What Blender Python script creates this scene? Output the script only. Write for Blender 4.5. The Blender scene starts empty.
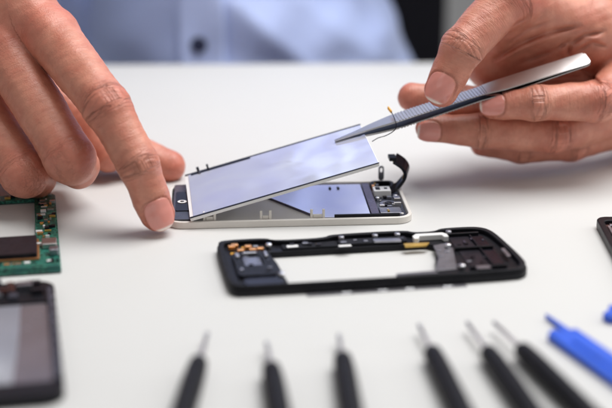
import bpy, bmesh, math, random
import numpy as np
from mathutils import Vector, Matrix, noise as mnoise
R = math.radians
S = 0.01                                   # everything below is written in centimetres
sc = bpy.context.scene
COL = sc.collection

# ------------------------------------------------------------------ camera
PITCH, FPX, DIST = R(18.5), 1445.0, 68.8
CAM = np.array([0, -DIST*math.cos(PITCH), DIST*math.sin(PITCH)])
FW = np.array([0, math.cos(PITCH), -math.sin(PITCH)])
UP = np.array([0, math.sin(PITCH), math.cos(PITCH)])
def _ray(x, y): return FW + np.array([(x-306)/FPX, 0, 0]) - (y-204)/FPX*UP
def onz(x, y, z=0.):                      # measured point of the photo at height z
    r = _ray(x, y); return CAM + r*(z-CAM[2])/r[2]
def at(x, y, Y):                          # measured point of the photo at depth Y
    r = _ray(x, y); return CAM + r*(Y-CAM[1])/r[1]
cam_d = bpy.data.cameras.new('camera'); cam = bpy.data.objects.new('camera', cam_d); COL.objects.link(cam)
cam.location = Vector(CAM)*S; cam.rotation_euler = (R(90)-PITCH, 0, 0)
cam_d.sensor_width = 36; cam_d.lens = 36*FPX/612
cam_d.clip_start = .02; cam_d.clip_end = 50
cam_d.dof.use_dof = True; cam_d.dof.focus_distance = .665; cam_d.dof.aperture_fstop = 5.0
sc.camera = cam
sc.view_settings.view_transform = 'Standard'; sc.view_settings.look = 'None'
sc.view_settings.exposure = -0.12; sc.view_settings.gamma = 1

# ------------------------------------------------------------------ materials
class M:
    """small node helper"""
    def __init__(s, name, base=(.5,.5,.5), rough=.5, metal=0., **kw):
        s.m = bpy.data.materials.new(name); s.m.use_nodes = True
        s.t = s.m.node_tree; s.b = s.t.nodes['Principled BSDF']
        s.b.inputs['Base Color'].default_value = (*base, 1)
        s.b.inputs['Roughness'].default_value = rough
        s.b.inputs['Metallic'].default_value = metal
        for k, v in kw.items(): s.b.inputs[k].default_value = v
    def n(s, typ, **kw):
        nd = s.t.nodes.new(typ)
        for k, v in kw.items():
            if k.startswith('i_'): nd.inputs[k[2:].replace('_', ' ')].default_value = v
            else: setattr(nd, k, v)
        return nd
    def l(s, a, b): s.t.links.new(a, b)
    def coord(s): return s.n('ShaderNodeTexCoord').outputs['Object']
    def noise(s, scale, detail=3, rough=.55, vec=None, dist=0.):
        nd = s.n('ShaderNodeTexNoise'); nd.inputs['Scale'].default_value = scale
        nd.inputs['Detail'].default_value = detail; nd.inputs['Roughness'].default_value = rough
        nd.inputs['Distortion'].default_value = dist
        s.l(vec if vec is not None else s.coord(), nd.inputs['Vector']); return nd.outputs['Fac']
    def ramp(s, fac, stops):
        r = s.n('ShaderNodeValToRGB'); e = r.color_ramp.elements
        while len(e) < len(stops): e.new(.5)
        for k, (p, c) in enumerate(stops):
            e[k].position = p; e[k].color = (*c, 1) if len(c) == 3 else c
        s.l(fac, r.inputs['Fac']); return r.outputs['Color']
    def math(s, op, a, b=None, clamp=False):
        nd = s.n('ShaderNodeMath', operation=op, use_clamp=clamp)
        for k, v in enumerate((a, b)):
            if v is None: continue
            if isinstance(v, (int, float)): nd.inputs[k].default_value = v
            else: s.l(v, nd.inputs[k])
        return nd.outputs[0]
    def mix(s, fac, a, b):
        nd = s.n('ShaderNodeMix', data_type='RGBA')
        for key, v in ((0, fac), (6, a), (7, b)):
            if isinstance(v, (int, float)): nd.inputs[key].default_value = v
            elif isinstance(v, tuple): nd.inputs[key].default_value = (*v, 1)
            else: s.l(v, nd.inputs[key])
        return nd.outputs[2]
    def attr(s, name): return s.n('ShaderNodeAttribute', attribute_name=name).outputs['Fac']
    def base(s, c): s.l(c, s.b.inputs['Base Color'])
    def rough(s, lo, hi, fac):
        mr = s.n('ShaderNodeMapRange'); mr.inputs['To Min'].default_value = lo; mr.inputs['To Max'].default_value = hi
        s.l(fac, mr.inputs['Value']); s.l(mr.outputs[0], s.b.inputs['Roughness'])
    def bump(s, h, dist_cm, strength=1.):
        b = s.n('ShaderNodeBump'); b.inputs['Distance'].default_value = dist_cm*S; b.inputs['Strength'].default_value = strength
        s.l(h, b.inputs['Height']); s.l(b.outputs[0], s.b.inputs['Normal'])

def varied(name, c, rough=.5, metal=0., amt=.18, scale=80, bump=.004, bscale=500, rv=.12, **kw):
    m = M(name, c, rough, metal, **kw)
    n1 = m.noise(scale, 4)
    m.base(m.ramp(n1, [(.25, tuple(x*(1-amt) for x in c)), (.75, tuple(min(1, x*(1+amt)) for x in c))]))
    if 'Specular IOR Level' not in kw and max(c) < .03: m.b.inputs['Specular IOR Level'].default_value = .19
    m.rough(max(.02, rough-rv), min(1, rough+rv), m.noise(scale*2.3, 3))
    if bump: m.bump(m.noise(bscale, 2), bump, .6)
    return m.m

MAT = {}
MAT['desk'] = varied('desk_laminate', (.605, .598, .583), .62, amt=.012, scale=12, bump=.003, bscale=900, rv=.05, **{'Specular IOR Level': .25})
MAT['desk_leg'] = varied('desk_leg_paint', (.6, .6, .6), .4)
MAT['reflection_wedge'] = varied('reflected_underside_beige', (.72, .69, .63), .45, .0, amt=.06, scale=60)  # beige that paints in the reflection of the lifted sheet's underside
MAT['ivory'] = varied('ivory_plastic', (.74, .70, .65), .35, amt=.05, scale=60)
MAT['white_pl'] = varied('white_plastic', (.82, .81, .80), .32, amt=.04)
MAT['black_pl'] = varied('black_plastic', (.008, .008, .011), .42, amt=.35, scale=120, rv=.1, bump=.006)
MAT['black_soft'] = varied('black_rubber', (.007, .007, .010), .55, amt=.25, scale=100)
MAT['black_gloss'] = varied('black_gloss', (.012, .012, .018), .16, amt=.3, rv=.06, bump=0)
MAT['slate'] = varied('slate_plastic', (.05, .055, .075), .3, amt=.3, scale=150)
MAT['steel'] = varied('brushed_steel', (.62, .60, .59), .33, 1., amt=.05, scale=60, bump=0, rv=.05)
MAT['gap_shade_steel'] = varied('shaded_inner_steel', (.035, .035, .04), .35, .8, amt=.2)  # shade of the gap between the arms, put into the colour
MAT['dull_steel'] = varied('dull_steel', (.36, .36, .40), .38, 1., amt=.25, scale=200)
MAT['grey_sheet'] = varied('grey_metal_sheet', (.17, .165, .18), .4, .6, amt=.3, scale=90)
MAT['gold'] = varied('gold_flex', (.62, .40, .10), .35, .6, amt=.2, scale=200)
MAT['copper'] = varied('copper_contact', (.80, .38, .14), .25, .7, amt=.2, scale=200)
MAT['orange'] = varied('orange_contact', (.85, .42, .04), .4, .0, amt=.1, scale=200)
MAT['pad'] = varied('flux_pad', (.30, .13, .05), .45, .3, amt=.3, scale=150)
MAT['chip'] = varied('chip_epoxy', (.017, .015, .02), .35, amt=.3, scale=200)
MAT['violet'] = varied('violet_grey_tape', (.10, .085, .13), .3, .3, amt=.25, scale=160)
MAT['glass_dark'] = varied('grey_screen_glass', (.20, .18, .20), .25, .35, amt=.15, scale=30, bump=0)
MAT['screw'] = varied('screw_metal', (.75, .75, .78), .25, 1., amt=.1)
MAT['brown'] = varied('brown_board', (.09, .035, .03), .4, amt=.3, scale=120)
MAT['blue'] = varied('blue_nylon', (.012, .095, .62), .42, amt=.1, scale=80)
MAT['navy'] = varied('navy_button', (.012, .018, .06), .3)
MAT['chair'] = varied('black_chair_mesh', (.012, .011, .014), .7)
MAT['wall'] = varied('wall_paint', (.62, .62, .63), .8, amt=.02)
MAT['floor'] = varied('floor_grey', (.35, .34, .33), .6, amt=.1, scale=5)

# mirror-like display films: smooth, with a faint uneven ripple in the sheet
def film(name, c, rough, ripple, metal):
    m = M(name, c, rough, metal)
    m.rough(rough*.6, rough*2., m.noise(30, 3))
    m.base(m.ramp(m.noise(24, 2, .5, None, .8), [(.35, tuple(x*.86 for x in c[:2])+(c[2],)), (.65, c)]))  # blotchy tint paints cloudy reflections into the sheet colour
    m.bump(m.noise(22, 1.5, .4), ripple, .5)
    return m.m
MAT['film'] = film('backlight_film', (.93, .94, .99), .06, .55, .6)
MAT['lower_film'] = film('lower_display_film', (.80, .82, .95), .07, .006, .55)

MAT['module_film'] = varied('module_film', (.27, .27, .31), .45, .2, amt=.08, scale=30, bump=0, rv=.05)
# circuit board: green solder mask with fine copper-toned traces
m = M('circuit_board_mask', (.01, .12, .07), .35)
v = m.n('ShaderNodeTexVoronoi', feature='DISTANCE_TO_EDGE', distance='MANHATTAN'); v.inputs['Scale'].default_value = 420
m.l(m.coord(), v.inputs['Vector'])
tr = m.ramp(v.outputs['Distance'], [(.06, (.03, .21, .15)), (.12, (.005, .07, .052))])
m.base(m.mix(m.ramp(m.noise(130, 2), [(.52, (0, 0, 0)), (.6, (1, 1, 1))]), tr, (.008, .11, .09)))
MAT['pcb'] = m.m

# shirt: light blue woven cotton
m = M('blue_cotton', (.4, .44, .68), .85)
w1 = m.n('ShaderNodeTexWave', wave_type='BANDS', bands_direction='X'); w1.inputs['Scale'].default_value = 420
w2 = m.n('ShaderNodeTexWave', wave_type='BANDS', bands_direction='Z'); w2.inputs['Scale'].default_value = 420
co = m.coord(); m.l(co, w1.inputs['Vector']); m.l(co, w2.inputs['Vector'])
wv = m.math('MULTIPLY', w1.outputs['Fac'], w2.outputs['Fac'])
m.base(m.mix(wv, (.50, .60, .96), (.62, .73, .99)))
m.bump(wv, .01, .3); m.b.inputs['Sheen Weight'].default_value = .3
MAT['shirt'] = m.m

# skin: pigment varies over the hand, redder knuckles, darker creases, paler nails
m = M('skin', (.5, .3, .2), .45)
nail, jm, red, sw, lat = (m.attr(k) for k in ('nail', 'jm', 'red', 'sw', 'lat'))
c0 = m.ramp(m.noise(55, 4, .6), [(.3, (.49, .172, .110)), (.7, (.69, .295, .20))])
blot = m.ramp(m.noise(140, 3, .6), [(.42, (0, 0, 0)), (.68, (1, 1, 1))])
c0 = m.mix(m.math('MULTIPLY', blot, .38), c0, (.50, .12, .075))
c1 = m.mix(m.math('MULTIPLY', red, .6), c0, (.62, .15, .10))
cv = m.n('ShaderNodeCombineXYZ')
m.l(m.math('MULTIPLY', sw, 1.0), cv.inputs[0]); m.l(m.math('MULTIPLY', lat, .16), cv.inputs[1])
wr = m.noise(9.5, 3, .6, cv.outputs[0], .6)            # wrinkles running across the finger
wrl = m.ramp(wr, [(.40, (0, 0, 0)), (.53, (1, 1, 1))])
wrd = m.math('MULTIPLY', m.math('SUBTRACT', 1., wrl), jm)
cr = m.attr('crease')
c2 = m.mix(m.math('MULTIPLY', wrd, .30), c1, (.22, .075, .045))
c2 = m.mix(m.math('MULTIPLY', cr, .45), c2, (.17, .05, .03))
pores = m.n('ShaderNodeTexVoronoi'); pores.inputs['Scale'].default_value = 1500; m.l(m.coord(), pores.inputs['Vector'])
nb = m.noise(700, 3)
nr = m.noise(300, 2)
c3 = m.mix(m.math('MULTIPLY', m.ramp(nr, [(.45, (0, 0, 0)), (.7, (1, 1, 1))]), .18), c2, (.35, .13, .085))
ncol = m.mix(m.attr('free'), (.72, .29, .24), (.92, .82, .74))
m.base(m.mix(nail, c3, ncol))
h = m.math('ADD', m.math('MULTIPLY', m.math('ADD', m.math('MULTIPLY', pores.outputs['Distance'], .5), nb), .12), m.math('MULTIPLY', wrd, -.8))
# longitudinal fine skin lines away from joints
cv2 = m.n('ShaderNodeCombineXYZ'); m.l(m.math('MULTIPLY', sw, .5), cv2.inputs[0]); m.l(m.math('MULTIPLY', lat, 1.), cv2.inputs[1])
h = m.math('ADD', h, m.math('MULTIPLY', m.noise(14, 3, .6, cv2.outputs[0]), .15))
h = m.math('MULTIPLY', h, m.math('SUBTRACT', 1., nail))
m.bump(h, .08, 1.)
mr = m.n('ShaderNodeMapRange'); mr.inputs['To Min'].default_value = .46; mr.inputs['To Max'].default_value = .14
m.l(nail, mr.inputs['Value']); m.l(mr.outputs[0], m.b.inputs['Roughness'])
m.b.inputs['Subsurface Weight'].default_value = .10; m.b.inputs['Subsurface Radius'].default_value = (1, .32, .16)
m.b.inputs['Subsurface Scale'].default_value = .0035
m.b.inputs['Specular IOR Level'].default_value = .62
MAT['skin'] = m.m

# ------------------------------------------------------------------ object helpers
def tag(o, label=None, cat=None, group=None, kind=None):
    for k, v in (('label', label), ('category', cat), ('group', group), ('kind', kind)):
        if v: o[k] = v
    return o
def thing(name, loc, rotz, label, cat, group=None):
    o = bpy.data.objects.new(name, None); COL.objects.link(o)
    o.empty_display_size = .01
    o.location = Vector(loc)*S; o.rotation_euler = (0, 0, rotz)
    return tag(o, label, cat, group)
def link(name, me, mat, parent=None, smooth=True, bev=0, seg=2):
    o = bpy.data.objects.new(name, me); COL.objects.link(o)
    if mat is not None: me.materials.append(MAT[mat])
    if parent is not None: o.parent = parent
    me.polygons.foreach_set('use_smooth', [smooth]*len(me.polygons))
    if bev:
        b = o.modifiers.new('bevel', 'BEVEL'); b.width = bev*S; b.segments = seg; b.limit_method = 'ANGLE'; b.angle_limit = R(35)
        b.harden_normals = True
    return o
def fin(name, bm, mat, parent=None, smooth=True, bev=0, seg=2):
    bmesh.ops.scale(bm, vec=(S, S, S), verts=bm.verts)
    bmesh.ops.recalc_face_normals(bm, faces=bm.faces)
    me = bpy.data.meshes.new(name); bm.to_mesh(me); bm.free()
    return link(name, me, mat, parent, smooth, bev, seg)
def prism(bm, outer, z0, z1, holes=()):
    """solid plate from an outline (list of xy) with optional holes"""
    edges = []; loops = []
    for lp in [outer, *holes]:
        vs = [bm.verts.new((x, y, z0)) for x, y in lp]
        es = [bm.edges.new((vs[i], vs[(i+1) % len(vs)])) for i in range(len(vs))]
        edges += es; loops.append(vs)
    r = bmesh.ops.triangle_fill(bm, use_beauty=True, use_dissolve=False, edges=edges)
    fs = [g for g in r['geom'] if isinstance(g, bmesh.types.BMFace)]
    top = {}
    for lp in loops:
        for v_ in lp: top[v_] = bm.verts.new((v_.co.x, v_.co.y, z1))
    for f in fs: bm.faces.new([top[v_] for v_ in reversed(f.verts)])
    for lp in loops:
        for i in range(len(lp)):
            a, b = lp[i], lp[(i+1) % len(lp)]
            bm.faces.new((a, b, top[b], top[a]))
def rrect(x0, y0, x1, y1, r=.2, n=5):
    pts = []
    for cx, cy, a0 in ((x1-r, y1-r, 0), (x0+r, y1-r, 90), (x0+r, y0+r, 180), (x1-r, y0+r, 270)):
        for k in range(n+1):
            a = R(a0+90*k/n); pts.append((cx+r*math.cos(a), cy+r*math.sin(a)))
    return pts
def box(bm, x0, y0, z0, x1, y1, z1, mtx=None):
    r = bmesh.ops.create_cube(bm, size=1)
    for v_ in r['verts']:
        v_.co = Vector(((x0+x1)/2+v_.co.x*(x1-x0), (y0+y1)/2+v_.co.y*(y1-y0), (z0+z1)/2+v_.co.z*(z1-z0)))
        if mtx: v_.co = mtx @ v_.co
def lathe(bm, prof, n=32, axis='Y', org=(0, 0, 0), fr=None):
    """profile [(t, r)] swept about an axis"""
    rings = []
    for t, r in prof:
        ring = []
        for k in range(n):
            a = 2*math.pi*k/n; c, s_ = math.cos(a), math.sin(a)
            rr = r*(fr(t, a) if fr else 1)
            p = {'Y': (rr*c, t, rr*s_), 'Z': (rr*c, rr*s_, t), 'X': (t, rr*c, rr*s_)}[axis]
            ring.append(bm.verts.new((p[0]+org[0], p[1]+org[1], p[2]+org[2])))
        rings.append(ring)
    for a, b in zip(rings, rings[1:]):
        for k in range(n): bm.faces.new((a[k], a[(k+1) % n], b[(k+1) % n], b[k]))
    bm.faces.new(rings[0]); bm.faces.new(rings[-1][::-1])
def strip(bm, pts, wv, th):
    """flat ribbon of thickness th following pts, width vector wv"""
    pts = [Vector(p) for p in pts]; wv = Vector(wv); rows = []
    for i, p in enumerate(pts):
        t = (pts[min(i+1, len(pts)-1)]-pts[max(i-1, 0)]).normalized()
        n = t.cross(wv).normalized()*th/2
        rows.append([bm.verts.new(q) for q in (p-wv/2+n, p+wv/2+n, p+wv/2-n, p-wv/2-n)])
    for a, b in zip(rows, rows[1:]):
        for k in range(4): bm.faces.new((a[k], a[(k+1) % 4], b[(k+1) % 4], b[k]))
    bm.faces.new(rows[0]); bm.faces.new(rows[-1][::-1])
def tube(bm, pts, r, n=10):
    pts = [Vector(p) for p in pts]; rings = []; up = Vector((0, 0, 1))
    for i, p in enumerate(pts):
        t = (pts[min(i+1, len(pts)-1)]-pts[max(i-1, 0)]).normalized()
        a = t.cross(up).normalized(); b = t.cross(a)
        rings.append([bm.verts.new(p+r*(math.cos(2*math.pi*k/n)*a+math.sin(2*math.pi*k/n)*b)) for k in range(n)])
    for a, b in zip(rings, rings[1:]):
        for k in range(n): bm.faces.new((a[k], a[(k+1) % n], b[(k+1) % n], b[k]))
    bm.faces.new(rings[0]); bm.faces.new(rings[-1][::-1])
def spline(pts, n=8):
    pts = [Vector(p) for p in pts]; out = []
    q = [pts[0]]+pts+[pts[-1]]
    for i in range(1, len(q)-2):
        for k in range(n):
            t = k/n; a, b, c, d = q[i-1], q[i], q[i+1], q[i+2]
            out.append(.5*((2*b)+(c-a)*t+(2*a-5*b+4*c-d)*t*t+(3*b-a-3*c+d)*t**3))
    return out+[pts[-1]]
def plate(name, outer, z0, z1, mat, parent, holes=(), bev=.03, seg=2):
    bm = bmesh.new(); prism(bm, outer, z0, z1, holes); return fin(name, bm, mat, parent, True, bev, seg)
def boxes(name, lst, mat, parent, bev=.02):
    bm = bmesh.new()
    for b in lst: box(bm, *b)
    return fin(name, bm, mat, parent, True, bev)

# ------------------------------------------------------------------ the setting
bm = bmesh.new(); prism(bm, [(-300, -200), (300, -200), (300, 210), (-300, 210)], -74, -73); tag(fin('floor', bm, 'floor', None, False), 'pale grey floor under the desk', 'floor', None, 'structure')
bm = bmesh.new(); box(bm, -300, 200, -73, 300, 206, 200); tag(fin('wall', bm, 'wall', None, False), 'light grey blurred wall behind the shirt', 'wall', None, 'structure')
desk = thing('desk', (0, 0, -73), R(1.6), 'plain white desk that carries all the phone parts', 'desk')
bm = bmesh.new(); prism(bm, rrect(-70, -62, 75, 29.7, .6), 71, 73)
fin('desktop', bm, 'desk', desk, True, .12, 3)
for x, y in ((-65, -56), (68, -56), (-65, 24), (68, 24)):
    bm = bmesh.new(); box(bm, x-2.5, y-2.5, 0, x+2.5, y+2.5, 70.9); fin('leg', bm, 'desk_leg', desk, True, .2)
# black chair behind
ch = thing('office_chair', (16, 62, -73), 0, 'black blurred chair back standing behind the shirt', 'chair')
def polyY(name, pts, y0, y1, mat, parent, bev=.3):
    bm = bmesh.new(); prism(bm, pts, y0, y1)
    for v_ in bm.verts: v_.co = Vector((v_.co.x, v_.co.z, v_.co.y))
    return fin(name, bm, mat, parent, True, bev, 3)
polyY('backrest', rrect(-13.5, 50, -3.5, 100, 1.0), 0, 3, 'chair', ch)
bm = bmesh.new(); box(bm, -9, -30, 44, 9, 4, 49.7); fin('seat', bm, 'chair', ch, True, 1)
bm = bmesh.new(); lathe(bm, [(4, 2.5), (43.9, 2.5)], 20, 'Z', (0, -12, 0)); fin('column', bm, 'chair', ch)
bm = bmesh.new()
for k in range(5):
    a = R(72*k+18); box(bm, 0, -2, 0, 26, 2, 3.9, Matrix.Translation((0, -12, 0)) @ Matrix.Rotation(a, 4, 'Z'))
fin('base', bm, 'chair', ch)
cab = thing('dark_upright', (34.5, 70, 0), 0, 'black blurred panel at the upper right corner behind the hand', 'upright')  # dark upright of unknown kind, its shape is assumed
polyY('panel', rrect(-8, 2.35, 22, 30, .8), 0, 3, 'chair', cab)
polyY('stand', [(2, -73), (12, -73), (9, 2.3), (5, 2.3)], .6, 2.4, 'chair', cab)

# ------------------------------------------------------------------ white phone shell
pa = R(4.0)
ph = thing('phone_shell', (-.88, -.42, 0), pa, 'ivory phone shell with mirror film, held down by the fingertip', 'phone shell')
X0, X1, Y0, Y1 = -5.62, 5.62, -2.86, 2.82
plate('rim', rrect(X0, Y0, X1, Y1, .75, 8), .0, .34, 'ivory', ph, [rrect(X0+.17, Y0+.17, X1-.17, Y1-.17, .6, 8)], .05, 3)
plate('back_plate', rrect(X0+.175, Y0+.175, X1-.175, Y1-.175, .58, 8), .02, .10, 'slate', ph)
plate('reflection_wedge', [(-4.35, -2.5), (1.32, -2.5), (-2.1, 2.35), (-4.35, 2.35)], .105, .20, 'reflection_wedge', ph)  # solid wedge in place of the sheet's reflected underside
plate('lower_display', [(1.35, -2.5), (3.7, -2.5), (3.7, 2.35), (-2.07, 2.35)], .105, .30, 'lower_film', ph, (), .015)  # left side cut along the line of the sheet's reflection
plate('reflected_edge', [(1.30, -2.5), (1.345, -2.5), (-2.075, 2.35), (-2.12, 2.35)], .202, .305, 'violet', ph, (), .01)  # thin strip drawn as the reflection of the sheet's far edge
plate('display_edge_tape', [(3.75, -2.5), (4.12, -2.5), (4.12, 2.35), (3.75, 2.35)], .105, .35, 'violet', ph)
plate('home_end_glass', rrect(-5.35, -2.62, -4.42, 2.55, .12), .105, .40, 'slate', ph, (), .03)
hb = plate('home_end_cover', rrect(-5.25, -1.5, -4.55, 1.3, .1), .402, .44, 'black_gloss', ph)
bm = bmesh.new(); lathe(bm, [(.445, .22), (.47, .22)], 28, 'Z', (-4.95, -.25, 0)); fin('button_ring', bm, 'white_pl', ph, True, .01)
bm = bmesh.new(); lathe(bm, [(.472, .10), (.478, .10)], 20, 'Z', (-4.95, -.25, 0)); fin('button_hole', bm, 'black_gloss', ph)
# clip posts along the near rim
for xs in (-3.92, -3.45, -1.35, -.93, .95, 1.5):
    boxes('clip_post', [(xs-.06, Y0+.18, .30, xs+.06, Y0+.30, .74)], 'ivory', ph, .02)
boxes('clip_bridge', [(-3.85, Y0+.2, .31, -3.52, Y0+.28, .5)], 'ivory', ph)
boxes('clip_bridge', [(-1.28, Y0+.2, .31, -1.0, Y0+.28, .5)], 'ivory', ph)
boxes('clip_bridge', [(1.02, Y0+.2, .31, 1.43, Y0+.28, .5)], 'ivory', ph)
boxes('side_rail', [(2.0, Y0+.18, .30, 5.0, Y0+.30, .46)], 'black_pl', ph)
# connector bay at the far right
boxes('bay_floor', [(4.16, -2.4, .11, 5.30, 2.4, .16)], 'slate', ph)
plate('bay_wall', rrect(4.16, 1.5, 5.32, 2.5, .3), .165, .42, 'black_pl', ph, [rrect(4.36, 1.65, 5.15, 2.35, .2)])
cb = boxes('connector', [(4.18, .55, .17, 5.0, 1.25, .52)], 'white_pl', ph, .03)
boxes('connector_slot', [(4.28, .7, .525, 4.5, 1.1, .54), (4.7, .8, .525, 4.85, 1.0, .54)], 'black_pl', cb)
boxes('copper_block', [(4.16, 1.28, .17, 4.3, 1.48, .55)], 'copper', ph)
bm = bmesh.new(); lathe(bm, [(.17, .42), (.26, .42), (.26, .27), (.20, .27)], 32, 'Z', (4.75, -.55, 0)); fin('camera_ring', bm, 'dull_steel', ph, True, .01)
bm = bmesh.new(); lathe(bm, [(.265, .2), (.30, .17)], 24, 'Z', (4.75, -.55, 0)); fin('camera_lens', bm, 'black_gloss', ph)
boxes('shield_can', [(4.2, -1.95, .17, 5.2, -1.15, .27)], 'dull_steel', ph)
boxes('spring_contact', [(5.05, -.2, .17, 5.35, .2, .38), (4.95, -.9, .17, 5.3, -.75, .4), (4.25, -1.1, .28, 4.5, -.98, .36)], 'steel', ph)
for q in ((5.2, .45), (5.15, -2.2), (4.3, .15)):
    bm = bmesh.new(); lathe(bm, [(.17, .1), (.33, .1), (.35, .07)], 16, 'Z', (q[0], q[1], 0)); fin('screw', bm, 'screw', ph)
bm = bmesh.new()                       # standing metal eyelet tab
prism(bm, rrect(-.14, 0, .14, .75, .13), -.02, .02, [rrect(-.055, .42, .055, .64, .05)])
for v_ in bm.verts: v_.co = Vector((v_.co.x+4.75, v_.co.z+2.5, v_.co.y+.42))
fin('eyelet_tab', bm, 'dull_steel', ph, True, .008)
fx = spline([(5.0, .9, .45), (5.35, 1.25, .5), (5.72, 1.5, .8), (5.88, 1.6, 1.15), (5.70, 1.65, 1.5), (5.3, 1.7, 1.78)], 6)
bm = bmesh.new(); strip(bm, fx, (.22, .66, .24), .16); fl = fin('ribbon_cable', bm, 'black_gloss', ph, True, .01)
bm = bmesh.new(); strip(bm, [p+Vector((-.085, 0, -.04)) for p in fx[14:-1]], (.2, .40, .08), .02); fin('gold_trace', bm, 'gold', fl)
boxes('cable_plug', [(5.0, 1.38, 1.72, 5.34, 2.05, 1.9)], 'black_pl', fl, .02)
fr_rnd = random.Random(5)
for _ in range(22):
    x, y, q = fr_rnd.uniform(4.22, 5.2), fr_rnd.uniform(-2.3, 2.3), fr_rnd.uniform(.03, .11)
    boxes('small_component', [(x-q, y-q*.8, .165, x+q, y+q*.8, .2+fr_rnd.uniform(.03, .2))], fr_rnd.choice(['steel', 'dull_steel', 'chip', 'gold', 'slate', 'violet', 'black_pl']), ph, .01)
for x in (2.1, 2.5): boxes('black_tab', [(x, 1.55, .305, x+.12, 1.85, .36)], 'black_pl', ph)

# ------------------------------------------------------------------ raised display sheet
NL = onz(190, 218.7, .52); FL_ = onz(184.6, 181, .52)
wvec = FL_-NL; wvec[2] = .28
W_ = float(np.linalg.norm(wvec))
NR = at(379.4, 163.3, -2.75)
ex = NR-NL; L_ = float(np.linalg.norm(ex)); ex /= L_
ey = wvec/W_; ey -= ex*ey.dot(ex); ey /= np.linalg.norm(ey); ez = np.cross(ex, ey)
dp = bpy.data.objects.new('display_sheet', None); COL.objects.link(dp); dp.empty_display_size = .01
dp.matrix_world = Matrix(((ex[0], ey[0], ez[0], NL[0]*S), (ex[1], ey[1], ez[1], NL[1]*S), (ex[2], ey[2], ez[2], NL[2]*S), (0, 0, 0, 1)))
tag(dp, 'mirror-like display sheet lifted at one end by the tweezers', 'display sheet')
plate('light_guide', rrect(0, 0, L_, W_, .05), -.14, -.002, 'white_pl', dp, (), .02)
plate('film', [(.16, .14), (L_-.03, .10), (L_-.03, W_-.16), (.16, W_-.16)], 0, .02, 'film', dp, (), .006)
plate('edge_tape', [(.0, .0), (L_, .0), (L_, .095), (.0, .135)], 0, .026, 'black_gloss', dp, (), .006)
plate('edge_tape', [(.0, W_-.155), (L_, W_-.155), (L_, W_), (.0, W_)], 0, .028, 'black_gloss', dp, (), .006)
plate('edge_tape', [(.3, W_-.36), (3.3, W_-.36), (3.3, W_-.16), (.3, W_-.16)], .021, .03, 'black_gloss', dp, (), .004)
for x, w in ((.62, .13), (1.12, .10)):
    boxes('clip_post', [(x, W_+.01, -.16, x+w, W_+.10, .22)], 'slate', dp, .015)
boxes('clip_tip', [(.68, W_-.42, .031, .80, W_-.16, .08)], 'slate', dp, .01)
mi = dp.matrix_world.inverted()
def to_dp(p): return mi @ (Vector(p)*S)/S
cable = spline([to_dp(at(372, 141.5, 1.0)), to_dp(at(378, 138, 1.0)), to_dp(at(386, 135.5, .9)), to_dp(at(393, 131.5, .8)), to_dp(at(396.3, 127, .7)), to_dp(at(395, 120, 1.0)), to_dp(at(391.5, 112, 1.8))], 6)
bm = bmesh.new(); tube(bm, cable, .022, 8); wire = fin('wire', bm, 'black_gloss', dp)
bm = bmesh.new(); p0, p1 = Vector(cable[-1]), Vector(to_dp(at(388, 107.5, 2.1)))
strip(bm, [p0, (p0+p1)/2, p1], (.05, .02, .13), .08); fin('wire_contact', bm, 'orange', dp, True, .02)

# ------------------------------------------------------------------ tweezers
_r = _ray(335, 141.5); T0 = CAM+_r*(np.dot(NL+ez*.09-CAM, ez)/np.dot(_r, ez)); T1 = at(588, 58.5, 3.3)
ax = T0-T1; TL = float(np.linalg.norm(ax)); ax /= TL
nn = np.array([-.05, -.15, .98]); nn -= ax*nn.dot(ax); nn /= np.linalg.norm(nn); yy = np.cross(nn, ax)
tw = bpy.data.objects.new('tweezers', None); COL.objects.link(tw); tw.empty_display_size = .01
tw.matrix_world = Matrix(((ax[0], yy[0], nn[0], T1[0]*S), (ax[1], yy[1], nn[1], T1[1]*S), (ax[2], yy[2], nn[2], T1[2]*S), (0, 0, 0, 1)))
tag(tw, 'steel tweezers with ribbed grips gripping the display sheet', 'tweezers')
def arm(sgn):
    n = 700; bm = bmesh.new(); rows = []
    for i in range(n+1):
        t = i/n; x = t*TL
        w = np.interp(t, [0, .008, .02, .35, .52, .745, .79, .86, .93, 1], [.30, .42, .46, .45, .46, .46, .40, .27, .12, .06])
        z = np.interp(t, [0, .03, .2, .45, .66, .74, .84, .93, .985, 1], [.045, .05, .10, .16, .19, .19, .15, .09, .055, .045])
        th = np.interp(t, [0, .3, .7, .8, .95, 1], [.07, .07, .085, .09, .08, .045])
        g = 0
        if .41 < t < .765: g = .04*(math.sin(x*2*math.pi/.155) > 0)
        if sgn < 0: z, = (-z,)
        zo = z+sgn*(th/2-g); zi = z-sgn*th/2
        c = .955; tw_a = np.interp(t, [0, .34, .44], [-.30, -.26, 0])
        rows.append([bm.verts.new((p[0], p[1]*math.cos(tw_a)-p[2]*math.sin(tw_a), p[1]*math.sin(tw_a)+p[2]*math.cos(tw_a))) for p in ((x, -w, z), (x, -w*c, zo), (x, w*c, zo), (x, w, z), (x, w*c, zi), (x, -w*c, zi))])
    for a, b in zip(rows, rows[1:]):
        for k in range(6):
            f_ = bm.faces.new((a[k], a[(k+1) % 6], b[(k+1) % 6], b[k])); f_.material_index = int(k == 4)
    bm.faces.new(rows[0]); bm.faces.new(rows[-1][::-1])
    return bm
for s_ in (1, -1):
    o = fin('arm', arm(s_), 'steel', tw, False); o.data.materials.append(MAT['gap_shade_steel'])  # inner faces darkened to paint the shade between the arms
bm = bmesh.new(); box(bm, -.03, -.2, -.05, .30, .2, .05, Matrix.Rotation(-.30, 4, 'X')); fin('end_weld', bm, 'steel', tw, True, .04)

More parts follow.
